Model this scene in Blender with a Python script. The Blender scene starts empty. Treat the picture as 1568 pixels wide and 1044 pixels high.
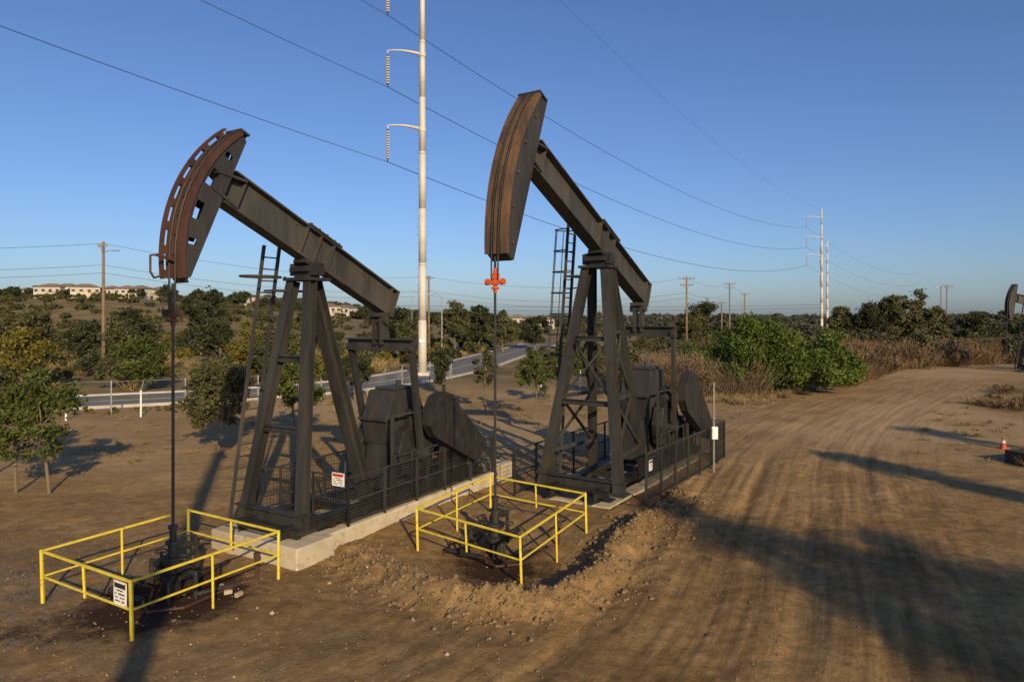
import bpy, math, random, bmesh
import numpy as np
from mathutils import Vector, Matrix
random.seed(7)
RNG=np.random.default_rng(11)
scene=bpy.context.scene
COL=scene.collection
SUN_AZ=(0.33,-0.944)   # horizontal direction towards the sun
SUN_EL=math.radians(22)

# ------------------------------------------------------------------ materials
def newmat(name):
    m=bpy.data.materials.new(name); m.use_nodes=True
    nt=m.node_tree
    b=nt.nodes['Principled BSDF']
    return m,nt,b
def N(nt,t,**kw):
    n=nt.nodes.new(t)
    for k,v in kw.items(): setattr(n,k,v)
    return n
def ramp(nt,stops):
    r=nt.nodes.new('ShaderNodeValToRGB')
    e=r.color_ramp.elements
    while len(e)<len(stops): e.new(0.5)
    for i,(p,c) in enumerate(stops):
        e[i].position=p
        e[i].color=(c[0],c[1],c[2],1) if hasattr(c,'__len__') else (c,c,c,1)
    return r
def noise_node(nt,vec,scale,detail=5,rough=.6):
    n=nt.nodes.new('ShaderNodeTexNoise'); n.inputs['Scale'].default_value=scale
    n.inputs['Detail'].default_value=detail; n.inputs['Roughness'].default_value=rough
    if vec is not None: nt.links.new(vec,n.inputs['Vector'])
    return n
def mixc(nt,fac,a,b,blend='MIX'):
    m=nt.nodes.new('ShaderNodeMix'); m.data_type='RGBA'; m.blend_type=blend
    for sock,val in ((m.inputs[0],fac),(m.inputs[6],a),(m.inputs[7],b)):
        if hasattr(val,'is_linked') or hasattr(val,'links'): nt.links.new(val,sock)
        elif hasattr(val,'__len__'): sock.default_value=(val[0],val[1],val[2],1)
        else: sock.default_value=val
    return m.outputs[2]
def surf(name,c1,c2,scale=3,rough=.6,metal=0,bump=.15,c3=None,streak=False,fine=40,th=(.55,.68)):
    m,nt,b=newmat(name)
    tc=N(nt,'ShaderNodeTexCoord')
    vec=tc.outputs['Object']
    mp=N(nt,'ShaderNodeMapping')
    if streak: mp.inputs['Scale'].default_value=(1,1,.22)
    nt.links.new(vec,mp.inputs['Vector'])
    n=noise_node(nt,mp.outputs[0],scale,6,.65)
    r=ramp(nt,[(.36,c1),(.64,c2)])
    nt.links.new(n.outputs[0],r.inputs[0])
    out=r.outputs[0]
    if c3 is not None:
        n2=noise_node(nt,mp.outputs[0],scale*1.9,8,.75)
        r2=ramp(nt,[(th[0],0.0),(th[1],1.0)])
        nt.links.new(n2.outputs[0],r2.inputs[0])
        out=mixc(nt,r2.outputs[0],out,c3)
    nt.links.new(out,b.inputs['Base Color'])
    b.inputs['Roughness'].default_value=rough; b.inputs['Metallic'].default_value=metal
    nf=noise_node(nt,vec,fine,4,.6)
    bp=N(nt,'ShaderNodeBump'); bp.inputs['Strength'].default_value=bump; bp.inputs['Distance'].default_value=.02
    nt.links.new(nf.outputs[0],bp.inputs['Height']); nt.links.new(bp.outputs[0],b.inputs['Normal'])
    return m
M={}
M['steel']=surf('weathered_dark_steel',(.017,.017,.016),(.044,.043,.039),1.6,.6,.05,.25,(.070,.046,.028),True,th=(.54,.72))
M['steel2']=surf('beam_grey_steel',(.028,.029,.028),(.068,.066,.060),1.3,.58,.05,.2,(.095,.064,.038),True,th=(.54,.72))
M['blacks']=surf('black_oily_steel',(.011,.011,.010),(.030,.028,.025),2.5,.55,.05,.3,(.055,.037,.023))
M['rust']=surf('rusty_steel',(.050,.030,.018),(.150,.084,.040),2.6,.75,.05,.3,(.032,.023,.017),True)
M['rustd']=surf('dark_rust_steel',(.038,.018,.013),(.090,.036,.021),2.2,.7,.05,.3,(.026,.019,.016),True)
M['yellow']=surf('yellow_safety_paint',(.58,.45,.03),(.72,.57,.05),4,.5,0,.1,(.30,.21,.07))
M['orange']=surf('orange_red_paint',(.42,.06,.015),(.60,.12,.03),6,.5,0,.1,(.14,.05,.03))
M['concrete']=surf('sunlit_concrete',(.38,.32,.22),(.54,.47,.34),1.4,.9,0,.35,(.23,.165,.10))
M['white']=surf('white_sign_paint',(.70,.70,.67),(.80,.80,.77),5,.5,0,.05)
M['black']=surf('black_paint',(.015,.015,.015),(.03,.03,.03),5,.5,0,.05)
M['red']=surf('red_sign_paint',(.45,.02,.02),(.55,.03,.03),5,.5,0,.05)
M['mono']=surf('cream_painted_steel_pole',(.50,.47,.40),(.60,.56,.48),.5,.6,0,.05,(.43,.40,.34))
M['galv']=surf('galvanised_steel',(.26,.26,.25),(.36,.36,.34),3,.45,.4,.05)
M['wood']=surf('weathered_pole_wood',(.13,.09,.055),(.24,.17,.11),2,.85,0,.4,None,True)
M['bark']=surf('tree_bark',(.10,.075,.05),(.20,.15,.10),4,.9,0,.5,None,True)
M['wire']=surf('wire_black',(.02,.02,.022),(.03,.03,.03),1,.6,.3,0)
M['ins']=surf('insulator_glazed',(.50,.49,.46),(.62,.60,.57),3,.3,0,0)
M['stucco']=surf('cream_stucco',(.42,.37,.28),(.52,.46,.36),.3,.9,0,.1)
M['stucco2']=surf('white_stucco',(.52,.49,.43),(.62,.59,.53),.3,.9,0,.1)
M['roof']=surf('clay_roof_tiles',(.17,.12,.09),(.25,.18,.13),.8,.85,0,.3)
M['glass']=surf('dark_window_glass',(.03,.035,.04),(.05,.055,.06),.5,.15,0,0)
M['asphalt']=surf('asphalt',(.12,.118,.115),(.16,.157,.15),.5,.85,0,.3,(.19,.18,.165))
M['kerb']=surf('kerb_concrete',(.38,.36,.31),(.48,.45,.40),1,.9,0,.2)
M['stone']=surf('pebble_stone',(.14,.10,.062),(.26,.19,.12),9,.9,0,.4)
M['soil']=surf('soil_clod',(.13,.085,.045),(.24,.165,.09),9,.95,0,.4)
M['pale']=surf('pale_rubble',(.32,.25,.16),(.42,.34,.23),3,.9,0,.4)
def leafmat(name,trans=.25):
    m,nt,b=newmat(name)
    a=N(nt,'ShaderNodeAttribute',attribute_name='Col')
    nt.links.new(a.outputs['Color'],b.inputs['Base Color'])
    b.inputs['Roughness'].default_value=.7
    b.inputs['Specular IOR Level'].default_value=.25
    if trans>0:
        t=N(nt,'ShaderNodeBsdfTranslucent'); nt.links.new(a.outputs['Color'],t.inputs['Color'])
        mx=N(nt,'ShaderNodeMixShader'); mx.inputs[0].default_value=trans
        nt.links.new(b.outputs[0],mx.inputs[1]); nt.links.new(t.outputs[0],mx.inputs[2])
        nt.links.new(mx.outputs[0],nt.nodes['Material Output'].inputs['Surface'])
    return m
M['leaf']=leafmat('foliage_leaves',.22)
M['twig']=leafmat('dry_twigs',0)

# ------------------------------------------------------------------ mesh builder
class MB:
    def __init__(s): s.v=[]; s.f=[]
    def add(s,vs,fs):
        o=len(s.v); s.v.extend([tuple(v) for v in vs]); s.f.extend([tuple(i+o for i in f) for f in fs])
    def box(s,c,d,rot=None):
        hx,hy,hz=d[0]/2,d[1]/2,d[2]/2
        vs=[Vector((x,y,z)) for x in(-hx,hx) for y in(-hy,hy) for z in(-hz,hz)]
        if rot is not None: vs=[rot@v for v in vs]
        c=Vector(c); vs=[v+c for v in vs]
        s.add(vs,[(0,1,3,2),(4,6,7,5),(0,4,5,1),(2,3,7,6),(0,2,6,4),(1,5,7,3)])
    def frame(s,p1,p2,up=(0,0,1)):
        p1=Vector(p1);p2=Vector(p2); d=(p2-p1); L=d.length; d.normalize()
        up=Vector(up)
        if abs(d.dot(up))>.98: up=Vector((1,0,0))
        side=d.cross(up).normalized(); u2=side.cross(d).normalized()
        return p1,p2,d,side,u2,L
    def bar(s,p1,p2,w,h,up=(0,0,1),ow=0,oh=0):
        p1,p2,d,side,u2,L=s.frame(p1,p2,up)
        vs=[]
        for p in(p1,p2):
            for a,b in((-1,-1),(1,-1),(1,1),(-1,1)):
                vs.append(p+side*(a*w/2+ow)+u2*(b*h/2+oh))
        s.add(vs,[(0,1,2,3),(7,6,5,4),(0,4,5,1),(1,5,6,2),(2,6,7,3),(3,7,4,0)])
    def ibeam(s,p1,p2,w,h,up=(0,0,1),t=.03):
        s.bar(p1,p2,w,t,up,0,h/2-t/2); s.bar(p1,p2,w,t,up,0,-h/2+t/2); s.bar(p1,p2,t,h-2*t-.002,up)
    def cyl(s,p1,p2,r,n=10,r2=None):
        if r2 is None: r2=r
        p1,p2,d,side,u2,L=s.frame(p1,p2)
        vs=[]
        for p,rr in((p1,r),(p2,r2)):
            for i in range(n):
                a=2*math.pi*i/n; vs.append(p+side*(math.cos(a)*rr)+u2*(math.sin(a)*rr))
        fs=[(i,(i+1)%n,n+(i+1)%n,n+i) for i in range(n)]+[tuple(range(n-1,-1,-1)),tuple(range(n,2*n))]
        s.add(vs,fs)
    def path(s,pts,r,n=6):
        for a,b in zip(pts[:-1],pts[1:]): s.cyl(a,b,r,n)
    def prism(s,pts,y0,y1):
        n=len(pts)
        vs=[(p[0],y0,p[1]) for p in pts]+[(p[0],y1,p[1]) for p in pts]
        fs=[tuple(range(n)),tuple(range(2*n-1,n-1,-1))]+[(i,n+i,n+(i+1)%n,(i+1)%n) for i in range(n)]
        s.add(vs,fs)
    def torus(s,c,R,r,axis=(0,0,1),n=16):
        c=Vector(c); ax=Vector(axis).normalized(); a=ax.orthogonal().normalized(); b=ax.cross(a)
        pts=[c+a*(R*math.cos(2*math.pi*i/n))+b*(R*math.sin(2*math.pi*i/n)) for i in range(n+1)]
        s.path(pts,r,6)
    def obj(s,name,mat,parent=None,smooth=False,bevel=0):
        me=bpy.data.meshes.new(name); me.from_pydata(s.v,[],s.f); me.update()
        bm=bmesh.new(); bm.from_mesh(me); bmesh.ops.recalc_face_normals(bm,faces=bm.faces); bm.to_mesh(me); bm.free()
        me.materials.append(mat)
        o=bpy.data.objects.new(name,me); COL.objects.link(o)
        if parent: o.parent=parent
        if bevel:
            md=o.modifiers.new('bevel','BEVEL'); md.width=bevel; md.segments=2
        return o
def empty(name,loc,rz=0):
    e=bpy.data.objects.new(name,None); e.location=loc; e.rotation_euler=(0,0,rz); e.empty_display_size=.5
    COL.objects.link(e); return e
def np_mesh(name,V,F,mat,col=None,parent=None):
    me=bpy.data.meshes.new(name)
    V=np.asarray(V,dtype=np.float32); F=np.asarray(F,dtype=np.int32)
    k=F.shape[1]
    me.vertices.add(len(V)); me.vertices.foreach_set('co',V.ravel())
    me.loops.add(F.size); me.loops.foreach_set('vertex_index',F.ravel())
    me.polygons.add(len(F)); me.polygons.foreach_set('loop_start',np.arange(0,F.size,k,dtype=np.int32))
    me.polygons.foreach_set('loop_total',np.full(len(F),k,dtype=np.int32))
    me.update(calc_edges=True)
    if col is not None:
        a=me.color_attributes.new('Col','FLOAT_COLOR','POINT')
        c=np.ones((len(V),4),dtype=np.float32); c[:,:3]=col; a.data.foreach_set('color',c.ravel())
    me.materials.append(mat)
    o=bpy.data.objects.new(name,me); COL.objects.link(o)
    if parent: o.parent=parent
    return o

# ------------------------------------------------------------------ numpy noise / terrain
TAB=RNG.random((256,256))
def vnoise(x,y):
    xi=np.floor(x).astype(int); yi=np.floor(y).astype(int); fx=x-xi; fy=y-yi
    fx=fx*fx*(3-2*fx); fy=fy*fy*(3-2*fy)
    a=TAB[xi&255,yi&255]; b=TAB[(xi+1)&255,yi&255]; c=TAB[xi&255,(yi+1)&255]; d=TAB[(xi+1)&255,(yi+1)&255]
    return (a*(1-fx)+b*fx)*(1-fy)+(c*(1-fx)+d*fx)*fy
def fbm(x,y,o=4):
    r=0;a=.5
    for i in range(o):
        r=r+a*vnoise(x*(2**i)+17.3*i,y*(2**i)+5.1*i); a*=.5
    return r
def sstep(a,b,x):
    t=np.clip((x-a)/(b-a),0,1); return t*t*(3-2*t)
def catmull(P,k=10):
    P=np.array(P,float); Q=[]
    PP=np.vstack([2*P[0]-P[1],P,2*P[-1]-P[-2]])
    for i in range(1,len(PP)-2):
        for j in range(k):
            t=j/k; p0,p1,p2,p3=PP[i-1],PP[i],PP[i+1],PP[i+2]
            Q.append(.5*((2*p1)+(-p0+p2)*t+(2*p0-5*p1+4*p2-p3)*t*t+(-p0+3*p1-3*p2+p3)*t**3))
    Q.append(P[-1]); return np.array(Q)
def polydist(x,y,Q):
    best=np.full(x.shape,1e9); sd=np.zeros(x.shape); arc=np.zeros(x.shape); s0=0
    for i in range(len(Q)-1):
        a=Q[i];b=Q[i+1];d=b-a;L=np.hypot(*d)
        if L<1e-9: continue
        ux,uy=d/L
        t=(x-a[0])*ux+(y-a[1])*uy; tc=np.clip(t,0,L)
        dx=x-(a[0]+ux*tc); dy=y-(a[1]+uy*tc); dd=dx*dx+dy*dy
        m=dd<best
        best=np.where(m,dd,best); sgn=np.sign(ux*(y-a[1])-uy*(x-a[0]))
        sd=np.where(m,np.sqrt(dd)*sgn,sd); arc=np.where(m,s0+tc,arc); s0+=L
    return sd,arc
TRACK=catmull([(-3,2),(0.5,7),(3.8,11.6),(7.2,18.9),(12.4,29.5),(19.5,40),(29.5,52),(42,66),(60,77),(90,84)],8)
BERM=catmull([(-3.9,16.6),(-2.6,14.9),(-1.1,13.75),(0.7,13.6),(1.9,14.9),(2.7,17.0),(4.2,19.2),(5.6,22.0)],8)
ROAD=catmull([(-75,27),(-50,36),(-32,43.5),(-15,54),(-7,72),(-2,98),(6,140)])
W1=(-7.15,14.4); W2=(-.42,17.0)
def hill(x,y):
    return 11.5*sstep(20,170,-x)*sstep(130,290,y)+2.0*sstep(110,240,y)*sstep(-40,30,-x)
def terrain(x,y):
    x=np.asarray(x,float); y=np.asarray(y,float)
    near=1-sstep(30,46,y); near=near*(1-sstep(24,40,np.abs(x)))
    z=hill(x,y)
    z=z+near*((fbm(x*.25,y*.25,3)-.45)*.16+(fbm(x*1.3+9,y*1.3,4)-.46)*.11+(fbm(x*5+3,y*5,2)-.37)*.030)
    bd,ba=polydist(x,y,BERM)
    amp=.38*(.55+.9*fbm(x*.8+40,y*.8,3))
    edge=sstep(0,1.6,ba)*(1-sstep(11.5,13.2,ba)*.6)
    berm=np.exp(-(bd/.42)**2)*amp*edge
    rough=np.exp(-(bd/.9)**2)*((fbm(x*7,y*7,3)-.4)*.20+(fbm(x*2.6+4,y*2.6,3)-.45)*.25)
    z=z+berm+rough
    inner=np.exp(-(((x+.1)/1.9)**2+((y-16.6)/1.9)**2)**1.5)
    z=z-.22*inner
    inner1=np.exp(-(((x-W1[0])/1.3)**2+((y-W1[1])/1.3)**2)**1.5)
    z=z-.12*inner1
    td,ta=polydist(x,y,TRACK)
    onr=(1-sstep(3.2,5.0,np.abs(td)))*(1-sstep(60,80,y))
    ruts=-.055*(np.exp(-((np.abs(td)-.9)/.28)**2)+.8*np.exp(-((td-2.6)/.22)**2)+.7*np.exp(-((td+2.4)/.25)**2))
    ruts=ruts+(vnoise(td*4.5,ta*.16)-.5)*.045+(vnoise(td*9+5,ta*.3)-.5)*.02
    z=z+onr*ruts*near
    return z
def gz(x,y): return float(terrain(np.array([x]),np.array([y]))[0])

def axis(fine0,fine1,st,far0,far1,g=1.09):
    a=list(np.arange(fine0,fine1+1e-6,st))
    s=st;x=fine1
    while x<far1: s*=g; x+=s; a.append(x)
    s=st;x=fine0;b=[]
    while x>far0: s*=g; x-=s; b.append(x)
    return np.array(b[::-1]+a)
gx=axis(-12,12,.07,-3000,3000,1.055); gy=axis(9,25,.07,-400,5000,1.05)
X,Y=np.meshgrid(gx,gy); Z=terrain(X.ravel(),Y.ravel())
V=np.stack([X.ravel(),Y.ravel(),Z],1)
nx,ny=len(gx),len(gy)
I=np.arange(nx*ny).reshape(ny,nx)
F=np.stack([I[:-1,:-1].ravel(),I[:-1,1:].ravel(),I[1:,1:].ravel(),I[1:,:-1].ravel()],1)

# ground material
m,nt,b=newmat('dirt_ground')
geo=N(nt,'ShaderNodeNewGeometry'); pos=geo.outputs['Position']
tr=N(nt,'ShaderNodeAttribute',attribute_name='track')
st=N(nt,'ShaderNodeAttribute',attribute_name='stain')
on=N(nt,'ShaderNodeAttribute',attribute_name='onroad')
gr=N(nt,'ShaderNodeAttribute',attribute_name='gravel')
vg=N(nt,'ShaderNodeAttribute',attribute_name='veg')
pm=N(nt,'ShaderNodeAttribute',attribute_name='pale_mid')
n1=noise_node(nt,pos,.35,8,.65); r1=ramp(nt,[(.30,(.190,.118,.048)),(.5,(.285,.185,.080)),(.72,(.385,.262,.125))]); nt.links.new(n1.outputs[0],r1.inputs[0])
n2=noise_node(nt,pos,3.2,8,.7); r2=ramp(nt,[(.3,(.58,.56,.53)),(.7,(1.30,1.28,1.24))]); nt.links.new(n2.outputs[0],r2.inputs[0])
c=mixc(nt,1.0,r1.outputs[0],r2.outputs[0],'MULTIPLY')
c=mixc(nt,pm.outputs['Fac'],c,(.50,.37,.205))
mp=N(nt,'ShaderNodeMapping'); mp.inputs['Scale'].default_value=(3.4,.14,1); nt.links.new(tr.outputs['Vector'],mp.inputs['Vector'])
n3=noise_node(nt,mp.outputs[0],1.0,7,.7); r3=ramp(nt,[(.33,(.64,.62,.58)),(.52,(1.0,1.0,1.0)),(.68,(1.30,1.27,1.22))]); nt.links.new(n3.outputs[0],r3.inputs[0])
cs=mixc(nt,1.0,c,r3.outputs[0],'MULTIPLY')
c=mixc(nt,on.outputs['Fac'],c,cs)
vo=N(nt,'ShaderNodeTexVoronoi'); vo.inputs['Scale'].default_value=22; nt.links.new(pos,vo.inputs['Vector'])
rg=ramp(nt,[(.0,(.075,.062,.045)),(1,(.25,.20,.145))]); 
sep=N(nt,'ShaderNodeSeparateColor'); nt.links.new(vo.outputs['Color'],sep.inputs[0]); nt.links.new(sep.outputs[0],rg.inputs[0])
gf=N(nt,'ShaderNodeMath',operation='MULTIPLY'); gn=ramp(nt,[(.42,0.0),(.6,1.0)]); ngn=noise_node(nt,pos,1.1,6,.7); nt.links.new(ngn.outputs[0],gn.inputs[0])
nt.links.new(gr.outputs['Fac'],gf.inputs[0]); nt.links.new(gn.outputs[0],gf.inputs[1])
c=mixc(nt,gf.outputs[0],c,rg.outputs[0])
nv=noise_node(nt,pos,.12,8,.7); rv=ramp(nt,[(.35,(.11,.095,.040)),(.5,(.19,.145,.068)),(.68,(.30,.215,.105))]); nt.links.new(nv.outputs[0],rv.inputs[0])
c=mixc(nt,vg.outputs['Fac'],c,rv.outputs[0])
ns=noise_node(nt,pos,2.6,7,.7); sm=N(nt,'ShaderNodeMath',operation='ADD'); nt.links.new(ns.outputs[0],sm.inputs[0]); nt.links.new(st.outputs['Fac'],sm.inputs[1])
rs=ramp(nt,[(.74,0.0),(1.0,1.0)]); nt.links.new(sm.outputs[0],rs.inputs[0])
c=mixc(nt,rs.outputs[0],c,(.050,.026,.014))
nt.links.new(c,b.inputs['Base Color']); b.inputs['Roughness'].default_value=.95; b.inputs['Specular IOR Level'].default_value=.15
nb=noise_node(nt,pos,14,8,.75); nb2=noise_node(nt,pos,60,3,.6)
ad=N(nt,'ShaderNodeMath',operation='MULTIPLY_ADD'); nt.links.new(nb2.outputs[0],ad.inputs[0]); ad.inputs[1].default_value=.25; nt.links.new(nb.outputs[0],ad.inputs[2])
ad2=N(nt,'ShaderNodeMath',operation='MULTIPLY_ADD'); nt.links.new(n3.outputs[0],ad2.inputs[0]); ad2.inputs[1].default_value=.8; nt.links.new(ad.outputs[0],ad2.inputs[2])
bp=N(nt,'ShaderNodeBump'); bp.inputs['Strength'].default_value=.75; bp.inputs['Distance'].default_value=.07
nt.links.new(ad2.outputs[0],bp.inputs['Height']); nt.links.new(bp.outputs[0],b.inputs['Normal'])
ground=np_mesh('dirt_ground',V,F,m)
ground.data.polygons.foreach_set('use_smooth',np.ones(len(F),dtype=bool))
x=V[:,0].astype(float);y=V[:,1].astype(float)
td,ta=polydist(x,y,TRACK)
def fattr(n,v):
    a=ground.data.attributes.new(n,'FLOAT','POINT'); a.data.foreach_set('value',np.asarray(v,dtype=np.float32))
a=ground.data.attributes.new('track','FLOAT_VECTOR','POINT'); a.data.foreach_set('vector',np.stack([td,ta,0*td],1).astype(np.float32).ravel())
stain=.95*np.exp(-((np.hypot(x-W1[0]-.2,y-W1[1]+.5)/1.6)**2))+.68*np.exp(-((np.hypot(x-W2[0]-.1,y-W2[1]+1.0)/1.3)**2))+.33*np.exp(-((np.hypot(x+5,y-18.6)/2.2)**2))+.42*np.exp(-((np.hypot(x-3.6,y-22)/2.6)**2))+.36*np.exp(-(((x+10)/2.2)**2+((y-12.2)/.9)**2))
fattr('stain',stain)
fattr('onroad',(1-sstep(4.0,7.0,np.abs(td-.5)))*(1-sstep(60,80,y)))
fattr('gravel',sstep(-4,-9,x)*(1-sstep(15,19,y))*.9+.35*(1-sstep(0,3,np.abs(td-5.5))))
rd,_=polydist(x,y,ROAD)
pale_mid=.55*sstep(17,32,y)*(1-sstep(70,100,y))*(.35+.65*sstep(.35,.6,fbm(x*.12+5,y*.12,3)))  # paler tan ground from the middle distance on, broken up by noise
fattr('pale_mid',pale_mid)
veg=sstep(2,6,rd)*sstep(30,40,y)
veg=np.maximum(veg,sstep(50,60,y)*sstep(4.5,8,np.abs(td)))
fattr('veg',veg)

# ------------------------------------------------------------------ roads
def strip(name,Q,o0,o1,z0,z1,mat,parent=None):
    Q=np.array(Q); T=np.gradient(Q,axis=0); T/=np.linalg.norm(T,axis=1)[:,None]; Nn=np.stack([-T[:,1],T[:,0]],1)
    b_=MB(); vs=[];fs=[]
    for q,n in zip(Q,Nn):
        a=q+n*o0; c=q+n*o1
        vs+= [(a[0],a[1],z0+hill(a[0],a[1])),(a[0],a[1],z1+hill(a[0],a[1])),(c[0],c[1],z1+hill(c[0],c[1])),(c[0],c[1],z0+hill(c[0],c[1]))]
    k=len(Q)
    for i in range(k-1):
        for j in range(3): fs.append((4*i+j,4*i+j+1,4*i+4+j+1,4*i+4+j))
    b_.add(vs,fs); return b_.obj(name,mat,parent)
rp=empty('asphalt_road',(0,0,0))
strip('road_surface',ROAD,-3.6,3.6,-.05,.06,M['asphalt'],rp)
strip('kerb_near',ROAD,-3.85,-3.6,-.05,.18,M['kerb'],rp)
strip('kerb_far',ROAD,3.6,3.85,-.05,.18,M['kerb'],rp)
strip('centre_line',ROAD,-.06,.06,.05,.066,M['yellow'],rp)
strip('edge_line',ROAD,-3.3,-3.2,.05,.066,M['white'],rp)

# ------------------------------------------------------------------ pumpjack
def pumpjack(W,ang,R,zs,tilt,phi0,phi1,hw,open_head,urear,depth,backo,k,zb,foot,rear_foot,rear_t,gxo,carz,carmat,head_mat,ladder,hoop_on=True,rod_end=1.2):
    E=empty('pumpjack',(W[0],W[1],0),ang)
    c=math.cos(tilt); sn=math.sin(tilt); sx=R
    def B(u,v,t=0): return (sx+u*c+v*sn,-t,zs-u*sn+v*c)
    def P2(u,v): p=B(u,v); return (p[0],p[2])
    def arc(rad,ph): return P2(-rad*math.cos(ph),rad*math.sin(ph))
    n=26; phs=[phi0+(phi1-phi0)*i/n for i in range(n+1)]
    top=( -R*math.cos(phi1)+backo, R*math.sin(phi1)); bot=(-R*math.cos(phi0)+backo*.85,R*math.sin(phi0))
    rin=R-.11
    poly=[arc(rin,p) for p in phs]+[P2(*top)]+[P2(*bot)]
    mb=MB()
    if not open_head:
        mb.prism(poly,-hw,-hw+.03); mb.prism(poly,hw-.03,hw)
    else:
        def chord(ph):
            dx,dy=-math.cos(ph),math.sin(ph); ex,ey=bot[0]-top[0],bot[1]-top[1]
            den=dx*(-ey)-dy*(-ex); t=(top[0]*(-ey)-top[1]*(-ex))/den
            return max(0,t)
        for y0,y1,cut in((-hw,-hw+.03,.27),(hw-.03,hw,.46)):
            for i,(p0,p1) in enumerate(zip(phs[:-1],phs[1:])):
                r0=chord(p0); r1=chord(p1)
                mb.prism([arc(rin,p0),arc(rin,p1),arc(rin-.08,p1),arc(rin-.08,p0)],y0,y1)
                rr=rin-.081; rc=rin-cut
                solid = (i%6 in(0,)) or i<5 or i>n-5 
                if y0<0 and i%6 in(0,1,2): solid=True
                a0_=rr if solid else rc
                if a0_>r0+.02 and a0_>r1+.02:
                    mb.prism([arc(a0_,p0),arc(a0_,p1),arc(r1,p1),arc(r0,p0)],y0,y1)
        for q in (.06,.3,.5,.7,.93):
            ph=phi0+(phi1-phi0)*q
            a_=arc(rin-.02,ph); b2=arc(chord(ph),ph)
            mb.bar((a_[0],0,a_[1]),(b2[0],0,b2[1]),2*hw-.08,.05,(0,0,1))
    pt=B(top[0],top[1]); pb=B(bot[0],bot[1])
    mb.bar((pt[0],0,pt[2]),(pb[0],0,pb[2]),(2*hw+.06) if not open_head else .24,.03,(1,0,0))
    a0=arc(R,phi1); 
    mb.bar((a0[0]-.02,0,a0[1]+.02),(pt[0],0,pt[2]+.02),2*hw+.1,.05,(0,0,1))
    a1=arc(rin,phi0); mb.bar((a1[0],0,a1[1]),(pb[0],0,pb[2]),2*hw,.03,(0,0,1))
    mb.obj('horsehead_plates',M['steel'],E)
    fr=MB()
    if open_head:
        for y0,y1 in((-hw-.04,-hw+.13),(hw-.13,hw+.04)):
            for p0,p1 in zip(phs[:-1],phs[1:]):
                fr.prism([arc(R-.11,p0),arc(R-.11,p1),arc(R,p1),arc(R,p0)],y0,y1)
        for i in range(9):
            ph=phi0+(phi1-phi0)*(i+.15)/9; p2=ph+(phi1-phi0)*.04
            fr.prism([arc(R-.09,ph),arc(R-.09,p2),arc(R-.02,p2),arc(R-.02,ph)],-hw+.13,hw-.13)
        for p0,p1 in zip(phs[:-1],phs[1:]):
            fr.prism([arc(R+.075,p0),arc(R+.075,p1),arc(R+.12,p1),arc(R+.12,p0)],hw-.02,hw+.10)
        for i in range(8):
            ph=phi0+(phi1-phi0)*(i+.02)/7.6; p2=ph+(phi1-phi0)*.045
            fr.prism([arc(R-.02,ph),arc(R-.02,p2),arc(R+.075,p2),arc(R+.075,ph)],hw-.02,hw+.08)
    else:
        for y0,y1,rr in((-hw-.03,-hw*.45,R),(-hw*.45,-hw*.2,R-.06),(-hw*.2,hw*.2,R),(hw*.2,hw*.45,R-.06),(hw*.45,hw+.03,R)):
            for p0,p1 in zip(phs[:-1],phs[1:]):
                fr.prism([arc(R-.13,p0),arc(R-.13,p1),arc(rr,p1),arc(rr,p0)],y0,y1)
        for i in range(5):
            ph=phi0+(phi1-phi0)*(i+.3)/5
            a_=arc(R-.3,ph)
            fr.cyl((a_[0],-hw-.05,a_[1]),(a_[0],hw+.05,a_[1]),.035,8)
    fr.obj('horsehead_face',head_mat,E)
    cb=MB()
    for yy in(-.1,.1):
        pts=[]
        for i in range(13):
            wa=(phi1+tilt)*(1-i/12); rr=R+.02
            pts.append((sx-rr*math.cos(wa),yy,zs+rr*math.sin(wa)))
        pts.append((-.02,yy,carz))
        cb.path(pts,.022,6)
    cb.cyl((0,0,carz+.65),(0,0,rod_end),.032,8)
    cb.obj('bridle_cables_and_polished_rod',M['blacks'],E)
    ca=MB(); ca.box((0,0,carz),(.14,.40,.10)); ca.box((0,0,carz+.16),(.12,.14,.14)); ca.cyl((0,0,carz-.25),(0,0,carz+.36),.05,8)
    for sg in(-1,1):
        ca.cyl((0,sg*.2,carz+.02),(0,sg*.27,carz+.02),.085,10); ca.cyl((0,sg*.1,carz+.05),(0,sg*.1,carz+.22),.035,8)
    ca.box((0,0,carz-.14),(.17,.13,.06)); ca.obj('carrier_bar',carmat,E)
    uf=-(R*math.cos(max(abs(phi0),abs(phi1)))-backo-.02)
    bm_=MB(); wv=.40*k; v0=.12; v1=v0+depth
    upv=(sn,0,c)
    bm_.bar(B(uf,v1-.02),B(urear,v1-.02),wv,.04,upv); bm_.bar(B(uf,v0+.02),B(urear,v0+.02),wv,.04,upv)
    bm_.bar(B(uf,(v0+v1)/2),B(urear,(v0+v1)/2),.06,depth-.084,upv)
    for u in (uf+.35,-.5*k,0,.5*k,urear-.25):
        bm_.bar(B(u-.02,(v0+v1)/2),B(u+.02,(v0+v1)/2),wv-.04,depth-.09,upv)
    bm_.bar(B(urear,(v0+v1)/2),B(urear+.03,(v0+v1)/2),wv+.04,depth+.02,upv)
    bm_.bar(B(-.55*k,v1+.022),B(.7*k,v1+.022),wv+.08,.04,upv)
    for u in(-.45*k,-.15*k,.15*k,.45*k,.62*k):
        for t in(-wv/2+.04,wv/2-.04): bm_.cyl(B(u,v1+.03,t),B(u,v1+.10,t),.03,6)
    for u in np.arange(uf+.5,urear-.3,.55):
        for vv in(v0+.12,v1-.12): bm_.cyl(B(u,vv,-.05),B(u,vv,.05),.018,6)
    bm_.obj('walking_beam',M['steel2'],E)
    hb=MB()
    hb.bar(B(uf-.42*k,v1-.32*k),B(uf+.30,v1-.10),wv+.10,.06,upv)
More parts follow.
